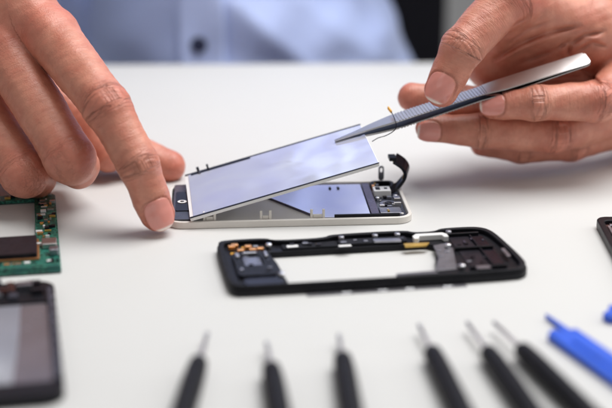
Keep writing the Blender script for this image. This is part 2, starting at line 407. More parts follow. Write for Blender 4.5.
# ------------------------------------------------------------------ black mid frame
fa = R(9.3)
fr = thing('phone_chassis', (2.5, -8.1, 0), fa, 'black phone frame with an open window and copper contacts', 'phone chassis')
A = 6.1; B = 2.75; fr.scale = (1, 1, .62)
outer = [(-A+.55, -B), (-A+.2, -B+.2), (-A, -B+.7), (-A, B-.35), (-A+.3, B), (-3.9, B), (-3.6, B-.38), (-1.4, B-.38), (-1.0, B), (2.35, B), (2.7, B-.35), (3.6, B-.35), (4.0, B), (A-.6, B), (A-.1, B-.3), (A+.15, B-1.0), (A+.42, -B+1.1), (A+.2, -B+.35), (A-.4, -B)]
hole = [(-3.6, -B+.17), (-3.75, .1), (-3.95, B-1.35), (3.0, B-1.35), (3.4, B-1.8), (2.9, -.6), (2.5, -B+.17)]
def chaikin(p, n=2):
    for _ in range(n):
        p = [q for a, b in zip(p, p[1:]+p[:1]) for q in ((a[0]*.78+b[0]*.22, a[1]*.78+b[1]*.22), (a[0]*.22+b[0]*.78, a[1]*.22+b[1]*.78))]
    return p
outer = chaikin([(x, y-.12 if y < 0 else y) for x, y in outer])
plate('chassis', outer, .06, .45, 'black_pl', fr, [hole], .07, 3)
ins = lambda pts, d: [(x*(1-d/6), y*(1-d/3)) for x, y in pts]
def rim_ring(name, z0, z1, mat):
    o2 = ins(outer, .05); i2 = [(x*.955, y*(.95 if y < 0 else .9)) for x, y in outer]
    return plate(name, o2, z0, z1, mat, fr, [i2], .05, 3)
rim_ring('raised_rim', .452, .78, 'black_soft')
plate('speaker_housing', rrect(-5.55, -1.55, -3.95, 1.2, .25), .453, .70, 'black_pl', fr, [rrect(-5.2, -.4, -4.35, .8, .15)], .04)
boxes('speaker_mesh', [(-5.15, -.35, .455, -4.4, .75, .60)], 'dull_steel', fr, .03)
boxes('silver_clip', [(-5.42, .55, .705, -5.28, .95, .82), (-4.2, .45, .705, -4.08, 1.0, .82), (-5.1, .95, .705, -4.5, 1.08, .78)], 'steel', fr)
for q in ((-5.45, 1.95), (-5.1, 1.6), (-4.75, 1.85), (-4.6, 1.5), (-4.25, 1.65), (-5.3, 2.15)):
    bm = bmesh.new(); box(bm, q[0]-.15, q[1]-.12, .455, q[0]+.15, q[1]+.12, .72+.05*math.sin(q[0]*9)); fin('copper_contact', bm, 'copper', fr, True, .03)
plate('lower_speaker_lip', rrect(-5.4, -2.5, -3.8, -1.75, .25), .453, .62, 'black_gloss', fr)
plate('top_bar', [(-3.3, B-1.25), (-3.3, B-.75), (-.9, B-.65), (-.9, B-1.25)], .453, .60, 'black_soft', fr)
plate('top_bump', rrect(-.8, B-1.2, 2.2, B-.6, .12), .453, .66, 'black_pl', fr)
plate('side_tray', [(2.55, -1.95), (3.5, -1.85), (3.95, .5), (3.75, 1.2), (3.2, 1.0), (3.05, -.5)], .454, .52, 'grey_sheet', fr)
plate('side_tray_lip', [(.9, -2.1), (3.2, -2.1), (3.0, -1.75), (.9, -1.9)], .20, .448, 'grey_sheet', fr)
plate('shield_sheet', [(-3.0, -B-.42), (3.6, -B-.40), (3.6, -B-.13), (-3.0, -B-.13)], .0, .055, 'grey_sheet', fr)
for x in (-1.6, -.1, 1.0, 2.6): boxes('silver_tab', [(x, -B-.36, .06, x+.4, -B-.2, .12)], 'screw', fr)
# right end: two sunken battery/speaker plates between ribs
for y0, y1 in ((-1.75, .15), (.35, 1.9)):
    plate('sunken_plate', rrect(4.1, y0, 5.0, y1, .08), .453, .50, 'chip', fr, (), .02)
    plate('sunken_plate', rrect(5.1, y0+.1, 5.6, y1-.1, .08), .453, .56, 'black_gloss', fr, (), .02)
boxes('rib', [(3.95, .19, .453, 5.65, .31, .74), (4.02, -2.05, .453, 5.6, -1.92, .7), (3.98, 1.98, .453, 5.5, 2.1, .72), (5.02, -1.7, .453, 5.08, 1.85, .68)], 'black_pl', fr)
plate('white_bracket', [(2.45, 1.4), (2.45, 1.75), (2.65, 2.0), (3.85, 2.0), (4.0, 1.8), (4.0, 1.45), (3.8, 1.45), (3.75, 1.72), (2.75, 1.72), (2.65, 1.4)], .47, .86, 'white_pl', fr, (), .03)
plate('gold_flex', [(1.95, .95), (2.9, .95), (3.1, 1.25), (1.95, 1.3)], .47, .62, 'gold', fr)
plate('grey_connector', [(.7, 1.55), (1.9, 1.45), (1.9, 1.75), (.7, 1.85)], .61, .76, 'dull_steel', fr)
plate('white_label', [(-.9, 1.2), (-.35, 1.2), (-.35, 1.4), (-.9, 1.4)], .67, .70, 'white_pl', fr)
plate('white_label', [(-3.1, 1.55), (-2.6, 1.58), (-2.6, 1.8), (-3.1, 1.8)], .61, .66, 'white_pl', fr)
plate('side_key', rrect(A-.28, -1.3, A-.12, -.3, .06), .785, .83, 'dull_steel', fr)
for q in ((3.75, .62), (3.7, -1.9), (-3.8, -1.6), (-3.85, 1.9), (1.9, 2.3), (-.6, 2.3), (4.2, 2.25), (.9, 2.3)):
    bm = bmesh.new(); lathe(bm, [(.46, .13), (.80, .13), (.83, .09)], 18, 'Z', (q[0], q[1], 0)); fin('screw', bm, 'screw' if q[1] < 2 else 'dull_steel', fr)
fr_rnd = random.Random(9)
def clutter(parent, n, x0, y0, x1, y1, z, mats, hmax=.14, smax=.13):
    for _ in range(n):
        x, y, a_, b_ = fr_rnd.uniform(x0, x1), fr_rnd.uniform(y0, y1), fr_rnd.uniform(.03, smax), fr_rnd.uniform(.03, smax*.8)
        boxes('small_component', [(x-a_, y-b_, z, x+a_, y+b_, z+fr_rnd.uniform(.04, hmax))], fr_rnd.choice(mats), parent, .01)
clutter(fr, 9, -5.5, 1.3, -4.1, 2.3, .456, ['copper', 'gold', 'steel', 'dull_steel', 'chip', 'orange'])
clutter(fr, 10, -5.5, -1.4, -4.1, 1.1, .705, ['dull_steel', 'chip', 'steel', 'slate'], .1)
clutter(fr, 12, -3.2, 1.6, 2.2, 2.15, .665, ['dull_steel', 'chip', 'slate', 'gold', 'violet'], .08)
clutter(fr, 12, 4.15, -1.6, 5.5, 1.8, .565, ['chip', 'slate', 'dull_steel', 'violet', 'black_gloss'], .12)
clutter(fr, 5, 2.9, -1.8, 3.6, .6, .525, ['steel', 'dull_steel', 'chip'], .07, .09)
plate('port_cover', rrect(4.2, -2.45, 4.8, -2.15, .08), .455, .80, 'dull_steel', fr)

# ------------------------------------------------------------------ green circuit board (far left)
rnd = random.Random(4)
ba = R(10.8)
cbd = thing('circuit_board', (-11.15, -4.0, 0), ba, 'green circuit board with a black chip, under the curled fingers', 'circuit board')
# local x runs to the left (negative), right edge at x = 0
bo = [(0, -5.2), (.0, 4.9), (-.2, 5.2), (-5.6, 5.2), (-5.6, -5.2)]
bh = [(-1.0, -2.9), (-1.0, 4.35), (-4.6, 4.35), (-4.6, -2.9)]
pb = plate('board', bo, .05, .20, 'pcb', cbd, [bh], .02)
plate('big_chip', rrect(-3.1, -3.9, -.95, -1.6, .1), .30, .50, 'chip', cbd, (), .03)
plate('chip_pad', rrect(-3.2, -4.0, -.86, -1.5, .12), .205, .297, 'pad', cbd)
plate('silver_pad', rrect(-4.9, -3.9, -3.45, -1.7, .1), .205, .42, 'grey_sheet', cbd)
plate('green_edge_connector', [(-5.4, -5.15), (-.05, -5.15), (-.05, -4.75), (-5.4, -4.75)], .205, .36, 'pcb', cbd)
k = 0
for i in range(120):
    if i < 52: x, y = rnd.uniform(-.85, -.12), rnd.uniform(-2.6, 4.9)
    elif i < 84: x, y = rnd.uniform(-5, -.3), rnd.uniform(4.45, 5.1)
    else: x, y = rnd.uniform(-5.2, -.1), rnd.uniform(-4.65, -4.2)
    w, h_, z = rnd.uniform(.03, .15), rnd.uniform(.03, .12), rnd.uniform(.03, .14)
    mt = rnd.choice(['chip', 'steel', 'gold', 'chip', 'white_pl', 'copper'])
    boxes('chip_component', [(x-w, y-h_, .21, x+w, y+h_, .21+z)], mt, cbd, .01)
boxes('silver_connector', [(-.75, -2.7, .21, -.1, -1.9, .45)], 'steel', cbd, .04)
boxes('silver_connector', [(-.45, -3.6, .21, -.05, -3.1, .5)], 'dull_steel', cbd, .04)

# ------------------------------------------------------------------ dark screen module (near left)
md = thing('screen_module', (-9.15, -16.0, 0), R(11.5), 'dark phone screen module with grey glass, nearest on the desk', 'screen module')
plate('bezel', rrect(-6.4, -5.4, .0, 5.2, .7, 7), .03, .42, 'black_pl', md, [rrect(-6.0, -4.3, -.32, 3.0, .15)], .06, 3)
plate('glass', rrect(-5.98, -4.28, -.34, 2.98, .12), .05, .34, 'glass_dark', md)
plate('glass_film', [(-5.9, -4.2), (-1.75, -4.2), (-1.5, -1), (-1.35, 2.9), (-5.9, 2.9)], .345, .352, 'module_film', md, (), 0)
plate('inner_rail', [(-.30, -4.2), (-.12, -4.2), (-.12, 4.3), (-.30, 4.3)], .425, .50, 'slate', md)
for i in range(26):
    x, y = rnd.uniform(-3.8, -.4), rnd.uniform(3.3, 4.8); w, h_ = rnd.uniform(.08, .32), rnd.uniform(.06, .22)
    boxes('component', [(x-w, y-h_, .425, x+w, y+h_, .425+rnd.uniform(.05, .3))], rnd.choice(['chip', 'black_gloss', 'dull_steel', 'brown', 'slate', 'chip']), md, .02)
for i in range(9):
    boxes('edge_contact', [(-.11, -3.6+i*.85, .425, -.04, -3.3+i*.85, .47)], 'dull_steel', md, .01)

# ------------------------------------------------------------------ dark part at the right edge
rp = thing('phone_cover', (13.15, -3.1, 0), R(-1), 'dark phone cover with brown inside, cut by the right photo edge', 'phone cover')
plate('bezel', rrect(0, -10.5, 6, 0, .5, 7), .05, .45, 'black_pl', rp, [rrect(.3, -10.1, 5.7, -.55, .2)], .06, 3)
plate('inner_board', rrect(.31, -10.09, 5.69, -.56, .19), .08, .25, 'brown', rp)
boxes('contact', [(.5+i*.5, -.95, .255, .75+i*.5, -.75, .36) for i in range(8)], 'dull_steel', rp)
boxes('rail', [(.36, -9.5, .255, .5, -1.1, .40)], 'dull_steel', rp)

# ------------------------------------------------------------------ screwdrivers
SD = [((-3.62, -16.1), (-3.99, -22.33), 2.55, 'black screwdriver pointing slightly right, leftmost of the six'),
      ((-1.44, -17.0), (-.90, -22.33), 2.15, 'black screwdriver with its tip below the frame corner, second from left'),
      ((1.20, -16.3), (1.48, -22.33), 2.0, 'black screwdriver lying nearly straight, third from left'),
      ((4.20, -15.35), (5.05, -22.33), 2.45, 'black screwdriver fourth from left, below the frame window'),
      ((6.02, -15.1), (7.28, -22.33), 2.75, 'black screwdriver fifth from left, between two slanting ones'),
      ((7.02, -15.1), (9.05, -22.33), 2.6, 'black screwdriver next to the blue pry tool, most slanted')]
def ridge(t, a): return 1-.05*max(0, math.cos(a*8))*(1 if 1.2 < t < 6.6 else 0)
def make_sd():
    root = thing('screwdriver', (0, 0, 0), 0, 'x', 'screwdriver', 'precision screwdrivers in a row')
    bm = bmesh.new()
    lathe(bm, [(0, .18), (.05, .27), (.2, .325), (.6, .35), (1.1, .375), (1.3, .36), (1.5, .385), (4, .40), (6.6, .40), (6.8, .36), (7.2, .36), (7.3, .40), (8.0, .40), (8.15, .34)], 48, 'Y', fr=ridge)
    fin('handle', bm, 'black_soft', root)
    bm = bmesh.new(); lathe(bm, [(8.16, .33), (8.3, .36), (8.5, .36), (8.6, .3)], 32, 'Y'); fin('cap', bm, 'dull_steel', root)
    bm = bmesh.new(); lathe(bm, [(-1, .085), (-.35, .085), (0, .10), (.02, .10)], 20, 'Y'); fin('shaft', bm, 'steel', root)
    bm = bmesh.new(); lathe(bm, [(-1, .02), (-.9, .06), (-.5, .085), (0, .085)], 16, 'Y'); fin('tip', bm, 'dull_steel', root)
    return root
proto = make_sd()
for i, (tp, e, sl, lab) in enumerate(SD):
    if i == 0: o = proto
    else:
        o = proto.copy(); COL.objects.link(o)
        for chd in list(proto.children):
            c = chd.copy(); COL.objects.link(c); c.parent = o
    d = Vector((e[0]-tp[0], e[1]-tp[1])).normalized()
    a = math.atan2(d.y, d.x)-math.pi/2
    o.location = Vector((tp[0]+d.x*sl, tp[1]+d.y*sl, .405))*S
    o.rotation_euler = (0, 0, a); o['label'] = lab
    for c in o.children:
        nm = c.name.split('.')[0]
        if nm == 'shaft': c.scale = (1, sl-.45, 1); c.location = (0, 0, 0)
        if nm == 'tip': c.location = (0, -(sl-.5)*S*.93, 0); c.scale = (1, .6, 1)

# ------------------------------------------------------------------ blue pry tools
def pry(loc, rz, label, blade=True):
    root = thing('pry_tool', loc, rz, label, 'pry tool', 'blue plastic pry tools')
    bm = bmesh.new()
    prism(bm, [(-.62, 0), (-.66, 8), (.66, 8), (.62, 0), (.3, -.25), (.05, -.12), (-.12, 0)], 0, .34)
    fin('handle', bm, 'blue', root, True, .07, 3)
    bm = bmesh.new(); prism(bm, [(-.22, 1.0), (-.22, 7.4), (.22, 7.4), (.22, 1.0)], .342, .42); fin('spine', bm, 'blue', root, True, .05, 3)
    if not blade: return root
    bm = bmesh.new()
    prism(bm, [(-.50, .02), (-.18, -.02), (-.30, -.9), (-.38, -1.85), (-.46, -1.85), (-.48, -.9)], .05, .22)
    fin('blade', bm, 'blue', root, True, .04, 2)
    return root
b0 = onz(562, 331, .3); b1 = onz(612, 366, .3)
db = b1-b0; rz = math.atan2(db[1], db[0])-math.pi/2
pry((b0[0], b0[1], 0), rz, 'blue plastic pry tool with a thin blade, beside the slanted screwdriver')
b2 = onz(609, 311, .3)
pry((b2[0], b2[1], 0), R(-100), 'blue plastic tool barely showing at the right photo edge', False)
# ------------------------------------------------------------------ implicit surfaces for the person
def smin(a, b, k):
    h = np.clip(.5+.5*(b-a)/k, 0, 1); return b*(1-h)+a*h-k*h*(1-h)
def seg(P, a, b, ra, rb):
    ab = b-a; t = np.clip(((P-a) @ ab)/(ab @ ab), 0, 1)
    return np.linalg.norm(P-a-t[:, None]*ab, axis=1)-(ra+(rb-ra)*t)
def unit(v): v = np.asarray(v, float); return v/np.linalg.norm(v)
class Hand:
    def __init__(s, palm, fingers, kp=.9, kf=.45):
        s.palm, s.f, s.kp, s.kf = palm, fingers, kp, kf
        for f in fingers:
            J = f['j'] = [np.array(q, float) for q in f['j']]
            u = unit(J[-1]-J[-2]); n = np.array(f['dors'], float); n = unit(n-u*(n @ u)); f['u'], f['n'], f['v'] = u, n, np.cross(n, u)
            f['cum'] = np.cumsum([0]+[np.linalg.norm(b-a) for a, b in zip(J, J[1:])])
    def nail_d(s, f, P):
        r = f['r'][-1]; q = P-f['j'][-1]; su, sv, sn = q @ f['u'], q @ f['v'], q @ f['n']
        Lh, Wh = f.get('nl', .62), f.get('nw', .74)*r
        c = f.get('nc', .06)
        x, y = (su-c)/Lh, sv/Wh
        pw = np.where(x > 0, 2.6, 3.2)
        d2 = ((np.abs(x)**pw+np.abs(y)**pw)**(1/pw)-1)*min(Lh, Wh)
        hgt = r*1.015-.52*sv**2/r-.28*np.maximum(su+.05, 0)**2/r*.9
        return d2, sn-hgt, x
    def fold_d(s, a, b, P):
        a, b, vd = np.asarray(a), np.asarray(b), s.axis
        ab = b-a; abp = ab-vd*(ab @ vd); q = P-a; qd = q @ vd; qp = q-qd[:, None]*vd
        t = np.clip((qp @ abp)/(abp @ abp), 0, 1)
        dz = qd-t*(ab @ vd)
        return np.sqrt(np.sum((qp-t[:, None]*abp)**2, 1)+(np.maximum(np.abs(dz)-1.6, 0))**2), t
    def finger(s, f, P):
        J, r = f['j'], f['r']; d = seg(P, J[0], J[1], r[0], r[1])
        for i in range(1, len(J)-1):
            d = smin(d, seg(P, J[i], J[i+1], r[i], r[i+1]), .28)
        # fuller middle of each phalanx and knobby joints on the dorsal side
        nj = f.get('jn', [f['n']]*len(J))
        for i in range(1, len(J)-1):
            b = f.get('bul', 1.)
            d = smin(d, np.linalg.norm(P-(J[i]+nj[i]*r[i]*.30), axis=1)-r[i]*(.74+.04*b), .25)
        mid = J[-1]*.7+J[-2]*.3-f['n']*r[-1]*.25
        d = smin(d, np.linalg.norm(P-mid, axis=1)-r[-1]*.86, .3)
        # transverse creases
        for (i, off, dep, side) in f.get('cr', []):
            t = unit(J[i+1]-J[i-1]); q = P-J[i]; sl = q @ t-off
            lat = np.cross(nj[i], t); lw = q @ lat
            sl = sl+.06*np.sin(lw*5+off*9)-.12*lw**2*side
            d = d+.65*dep*np.exp(-(sl/.05)**2)*np.clip((q @ nj[i])*side/r[i]+.35, 0, 1)
        if f.get('nail', True):
            d2, dn, x = s.nail_d(f, P)
            near = (dn > -.5)
            d = d+np.where(near, .055*np.exp(-((d2-.015)/.05)**2)*(dn > -.35), 0)
            pl = np.maximum(np.maximum(dn-.045, -dn-.15), d2)
            d = smin(d, pl, .02)
        return d
    def __call__(s, P):
        d = None
        for p in s.palm:
            q = seg(P, np.asarray(p[0], float), np.asarray(p[1], float), p[2], p[3])
            d = q if d is None else smin(d, q, p[4] if len(p) > 4 else s.kp)
        out = d
        for f in s.f:
            fd = s.finger(f, P)
            out = smin(out, smin(d, fd, f.get('kf', s.kf)), .025)
        out = out+.022*np.sin(P[:, 0]*2.9+P[:, 2]*1.7+.6*np.sin(P[:, 1]*2.1))*np.sin(P[:, 2]*2.6-P[:, 0]*1.3+1)+.010*np.sin(P[:, 0]*6.1-P[:, 2]*4.9)*np.sin(P[:, 2]*6.7+P[:, 1]*5.)
        for (a, b, rad, dep) in getattr(s, 'folds', []):
            dd, t = s.fold_d(a, b, P); out = out+dep*np.exp(-(dd/rad)**2)*(.25+.75*np.sin(np.pi*t))
        return out
    def attrs(s, P, N):
        n_ = len(P); best = np.full(n_, 1e9); A_ = {k: np.zeros(n_, np.float32) for k in ('nail', 'jm', 'red', 'sw', 'lat', 'free', 'crease')}
        for f in s.f:
            J, r, cum = f['j'], f['r'], f['cum']; nj = f.get('jn', [f['n']]*len(J))
            dm = np.full(n_, 1e9); sw = np.zeros(n_); la = np.zeros(n_); dor = np.zeros(n_)
            for i in range(len(J)-1):
                ab = J[i+1]-J[i]; L = np.linalg.norm(ab); tt = ((P-J[i]) @ ab)/(L*L); t = np.clip(tt, 0, 1)
                q = P-J[i]-t[:, None]*ab; dd = np.linalg.norm(q, axis=1)-(r[i]+(r[i+1]-r[i])*t)
                k = dd < dm; dm = np.where(k, dd, dm)
                t2 = np.clip(tt, -.2 if i == 0 else 0, 1.2 if i == len(J)-2 else 1)
                sw = np.where(k, cum[i]+t2*L, sw)
                u = ab/L; n = nj[i]-u*(nj[i] @ u); n = unit(n); v = np.cross(n, u)
                la = np.where(k, q @ v, la); dor = np.where(k, (q @ n)/(np.linalg.norm(q, axis=1)+1e-6), dor)
            k = dm < best; best = np.where(k, dm, best)
            dw = np.clip(dor*1.2+.25, 0, 1)
            jm = (np.exp(-((sw-cum[1])/.42)**2)*1.0+np.exp(-((sw-cum[2])/.26)**2)*.9)*dw*f.get('jmw', 1)+.10
            red = np.exp(-((sw-cum[1])/.7)**2)*.5*dw+np.exp(-((sw-cum[0])/1.0)**2)*.75*dw+np.clip((sw-cum[-1]+.4)/.9, 0, 1)*.55
            if f.get('red'): red = red+f['red']
            w = np.exp(-np.clip(dm, 0, 9)**2/.5)
            for nm, vv in (('jm', jm*w), ('red', red*w), ('sw', sw+7.3*(id(f) % 7)*0), ('lat', la)):
                A_[nm] = np.where(k, vv, A_[nm])
            if f.get('nail', True):
                d2, dn, x = s.nail_d(f, P)
                on = (dn > -.09) & (np.abs(dn) < .3)
                nl = np.clip((.02-d2)/.04, 0, 1)*on
                A_['nail'] = np.maximum(A_['nail'], nl)
                A_['free'] = np.maximum(A_['free'], nl*np.maximum(np.clip((x-.76)/.12, 0, 1), 0*np.clip((-.55-x)/.2, 0, 1)))
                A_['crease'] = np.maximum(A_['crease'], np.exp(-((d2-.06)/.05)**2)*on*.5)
            for (i, off, dep, side) in f.get('cr', []):
                t = unit(J[i+1]-J[i-1]); q = P-J[i]; sl = q @ t-off; lw = q @ np.cross(nj[i], t)
                sl = sl+.06*np.sin(lw*5+off*9)-.12*lw**2*side
                A_['crease'] = np.maximum(A_['crease'], np.where(k, np.exp(-(sl/.07)**2)*np.clip((q @ nj[i])*side/r[i]+.1, 0, 1)*min(1, dep*10)*(np.linalg.norm(q, axis=1) < r[i]*1.6), 0))
        for (a, b, rad, dep) in getattr(s, 'folds', []):
            if dep < .05: continue
            dd, t = s.fold_d(a, b, P)
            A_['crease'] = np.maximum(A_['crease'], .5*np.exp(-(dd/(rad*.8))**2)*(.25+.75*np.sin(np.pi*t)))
        A_['jm'] = np.clip(A_['jm'], 0, 1); A_['red'] = np.clip(A_['red'], 0, 1)
        return A_

def polygonise(fn, lo, hi, h, coarse=4, project=2):
    """surface nets on a narrow band"""
    lo = np.array(lo, float); n = (np.ceil((np.array(hi)-lo)/h/coarse).astype(int))*coarse
    nc = n//coarse; H = h*coarse
    gi = np.stack(np.meshgrid(*[np.arange(k) for k in nc], indexing='ij'), -1).reshape(-1, 3)
    ctr = lo+(gi+.5)*H-.5*h
    v = np.concatenate([fn(c) for c in np.array_split(ctr, max(1, len(ctr)//200000))])
    V = np.repeat(np.repeat(np.repeat(v.reshape(nc).astype(np.float32), coarse, 0), coarse, 1), coarse, 2)
    act = gi[np.abs(v) < H*1.35+.12]
    off = np.stack(np.meshgrid(*[np.arange(coarse)]*3, indexing='ij'), -1).reshape(-1, 3)
    idx = (act[:, None]*coarse+off[None]).reshape(-1, 3)
    for ch in np.array_split(idx, max(1, len(idx)//300000)):
        V[ch[:, 0], ch[:, 1], ch[:, 2]] = fn(lo+ch*h)
    s = V < 0
    cnt = np.zeros(np.array(s.shape)-1, np.uint8)
    for a in (0, 1):
        for b in (0, 1):
            for c in (0, 1):
                cnt += s[a:s.shape[0]-1+a, b:s.shape[1]-1+b, c:s.shape[2]-1+c]
    cells = np.argwhere((cnt > 0) & (cnt < 8))
    cid = np.full(cnt.shape, -1, np.int32); cid[cells[:, 0], cells[:, 1], cells[:, 2]] = np.arange(len(cells))
    acc = np.zeros((len(cells), 3)); num = np.zeros(len(cells))
    cs = [(a, b, c) for a in (0, 1) for b in (0, 1) for c in (0, 1)]
    for p in cs:
        for ax_ in range(3):
            if p[ax_]: continue
            q = list(p); q[ax_] = 1
            va = V[cells[:, 0]+p[0], cells[:, 1]+p[1], cells[:, 2]+p[2]]; vb = V[cells[:, 0]+q[0], cells[:, 1]+q[1], cells[:, 2]+q[2]]
            k = (va < 0) != (vb < 0); t = np.where(k, va/np.where(k, va-vb, 1), 0)
            pos = np.array(p, float)[None].repeat(len(cells), 0); pos[:, ax_] += t
            acc += pos*k[:, None]; num += k
    verts = lo+(cells+acc/num[:, None])*h
    faces = []
    for ax_ in range(3):
        a, b = [q for q in range(3) if q != ax_]
        sl0 = [slice(None)]*3; sl1 = [slice(None)]*3; sl0[ax_] = slice(0, -1); sl1[ax_] = slice(1, None)
        e = np.argwhere(s[tuple(sl0)] != s[tuple(sl1)])
        e = e[(e[:, a] > 0) & (e[:, b] > 0) & (e[:, a] < cnt.shape[a]) & (e[:, b] < cnt.shape[b])]
        if not len(e): continue
        inside = s[e[:, 0], e[:, 1], e[:, 2]]
        quad = []
        for da, db_ in ((1, 1), (0, 1), (0, 0), (1, 0)):
            q = e.copy(); q[:, a] -= da; q[:, b] -= db_; quad.append(cid[q[:, 0], q[:, 1], q[:, 2]])
        quad = np.stack(quad, 1); flip = inside if ax_ != 1 else ~inside
        quad[~flip] = quad[~flip][:, ::-1]
        faces.append(quad)
    faces = np.concatenate(faces); faces = faces[(faces >= 0).all(1)]
    N = None
    for it in range(project):
        e = h*.5; f0 = fn(verts)
        g = np.stack([(fn(verts+np.eye(3)[k]*e)-fn(verts-np.eye(3)[k]*e))/(2*e) for k in range(3)], 1)
        gl = np.maximum((g*g).sum(1), .3)
        step = np.clip(f0/gl, -h*.6, h*.6)
        verts = verts-g*step[:, None]; N = g/np.sqrt(gl)[:, None]
    return verts, faces, N

def mesh_np(name, verts, faces, attrs=None, org=(0, 0, 0)):
    me = bpy.data.meshes.new(name)
    v = (verts-np.array(org))*S
    me.vertices.add(len(v)); me.vertices.foreach_set('co', v.astype(np.float32).ravel())
    me.loops.add(faces.size); me.loops.foreach_set('vertex_index', faces.astype(np.int32).ravel())
    me.polygons.add(len(faces)); me.polygons.foreach_set('loop_start', np.arange(0, faces.size, 4, dtype=np.int32))
    me.polygons.foreach_set('loop_total', np.full(len(faces), 4, np.int32))
    me.update(calc_edges=True); me.validate()
    for k, a in (attrs or {}).items():
        at_ = me.attributes.new(k, 'FLOAT', 'POINT'); at_.data.foreach_set('value', a.astype(np.float32))
    return me

# ---- left side of the photo: the person's right hand, index finger pressing the phone
wrL = at(-75, -75, 7.5)
mc = [at(50, 34, 1.2), at(2, 46, 1.6), at(-48, 72, 2.4), at(-92, 105, 3.4)]
camdir = np.array([0, -1, .3])
def F(j, r, dors, **kw): return dict(j=j, r=r, dors=dors, **kw)
fl = [
    F([mc[0], at(107, 107, -2.9), at(139, 166, -4.0), at(157, 213.5, -4.15)], [1.28, 1.06, .91, .80], (.30, -1, .25), cr=[(1, -.16, .035, 1), (1, .12, .04, 1), (1, .3, .02, 1), (2, -.05, .05, 1), (2, .12, .03, 1)], nl=.72, nw=.78, nc=-.03),
    F([mc[1], at(70, 158, -2.6), at(78, 166, -.4), at(64, 165, 1.6)], [1.25, 1.13, .95, .8], (.2, -1, -.1), jn=[np.array([.1, -.95, .3])]*1+[unit((.2, -.75, -.5))]*3, nail=False, bul=2, jmw=.3),
    F([mc[2], at(24, 172, -1.5), at(36, 176, .9), at(20, 172, 2.6)], [1.2, 1.12, .95, .8], (.2, -1, -.1), jn=[np.array([.1, -.95, .3])]*1+[unit((.2, -.75, -.5))]*3, nail=False, bul=2, jmw=.3),
    F([mc[3], at(-38, 178, -.2), at(-28, 180, 1.9), at(-40, 178, 3.4)], [1.05, .98, .85, .7], (.2, -1, -.1), nail=False),
    F([at(10, 95, 6.5), at(70, 130, 5.6), at(130, 152, 4.6), at(169, 166, 4.0)], [1.25, 1.15, 1.0, .82], (.2, .3, 1), red=.1, nail=False),
]
palmL = [(wrL, mc[0], 2.2, 1.18), (wrL, mc[1], 2.3, 1.2), (wrL+[-1, 0, -.6], mc[2], 2.2, 1.15), (wrL+[-1.5, 0, -1.5], mc[3], 2.0, 1.05),
         (mc[0]+[0, 1.0, -.6], mc[2]+[0, 1.0, -.6], 1.2, 1.2), (mc[0]+[-1.5, .8, 1.2], mc[2]+[-1, .8, 1.2], 1.2, 1.2),
         (wrL+[2, 2, -2.5], at(10, 95, 6.5), 2.0, 1.4), (wrL+[0, 2, -2], mc[1]+[.5, 3.0, -1.5], 2.0, 1.2),
         (at(30, 85, 4.8), at(84, 122, 4.6), 1.3, 1.2), (at(-10, 105, 4.4), at(40, 148, 3.6), 1.3, 1.1), (at(84, 122, 4.6), at(108, 156, 3.6), 1.1, .8),
         (wrL, wrL+np.array([-7, 6, .9]), 2.7, 3.2)]
for k_ in range(3):
    palmL.append((wrL+[-.6*k_, -1.2, .9], mc[k_]+[0, -.55, .35], .9, .62, .45))
for k_ in range(4):
    palmL.append((mc[k_]+[0, -.12, .10], mc[k_]+[0.01, -.12, .12], 1.2-.05*k_, 1.2-.05*k_, .3))
HL = Hand(palmL, fl, 1.0, .30)
vL, qL, nL = polygonise(HL, (-26.5, -6.5, -.4), (-4.5, 14, 18.5), .055)

# ---- right side: the person's left hand holding the tweezers
wrR = at(708, 80, 9.5)
ic, mdc, rc, lc = at(640, 62, 6.0), at(648, 86, 7.2), at(646, 108, 7.8), at(640, 124, 8.2)
fr_ = [
    F([ic, at(599, 101, 2.9), at(537, 103, 2.2), at(492, 106, 2.5)], [1.15, 1.0, .83, .62], (.0, -1, .45), cr=[(2, -.12, .05, 1), (2, .1, .04, 1), (1, -.35, .03, 1)], nl=.60, nw=.86, nc=-.02),
    F([mdc, at(535, 105, 4.5), at(458, 103, 4.4), at(412, 97, 4.1)], [1.1, 1.0, .85, .70], (-.3, .6, .8), nail=False),
    F([rc, at(553, 133, 3.5), at(480, 131, 3.0), at(428, 128, 2.9)], [1.1, 1.0, .84, .64], (.0, -.9, -.15), cr=[(1, -.25, .03, 1), (1, 0, .04, 1), (1, .25, .03, 1), (2, 0, .04, 1)], nl=.56, nw=.8, nc=.02),
    F([lc, at(572, 143, 5.2), at(522, 148, 4.6), at(482, 144, 4.8)], [.98, .88, .76, .6], (.0, -1, -.2), nail=False),
    F([at(512, -4, 3.4), at(509, -2, 3.3), at(462, 48, 1.55), at(442, 89, 1.15)], [1.2, 1.2, 1.0, .84], (-.25, -1, .45), cr=[(2, -.2, .04, 1), (2, .02, .045, 1), (2, .2, .03, 1)], nl=.72, nw=.78, nc=.04, kf=.7),
]
web = at(575, 8, 6.0)
palmR = [(at(512, -8, 3.6), at(590, 36, 5.8), 1.25, 1.4), (at(590, 36, 5.8), wrR, 1.4, 2.2), (wrR, ic, 2.4, 1.2), (wrR, mdc, 2.4, 1.15), (wrR, rc, 2.3, 1.1), (wrR+[0, 0, -1], lc, 2.0, 1.0),
         (ic+[0, 1.2, 0], lc+[0, .6, 0], 1.15, 1.0), (at(560, 40, 7.0), at(640, 70, 8), 1.3, 1.5, .5),
         (at(492, 64, 6.2), at(600, 55, 6.8), 1.35, 1.6, .5), (at(508, 42, 5.6), at(600, 34, 6.2), 1.35, 1.6, .6), (at(505, 22, 4.6), at(590, 22, 5.8), 1.2, 1.5, .7),
         (wrR, wrR+np.array([7.0, 8.5, .6]), 2.7, 3.1)]
palmR.append((ic+[0, -.1, .1], ic+[.01, -.1, .1], 1.18, 1.18, .3))
HR = Hand(palmR, fr_, 1.0, .40)
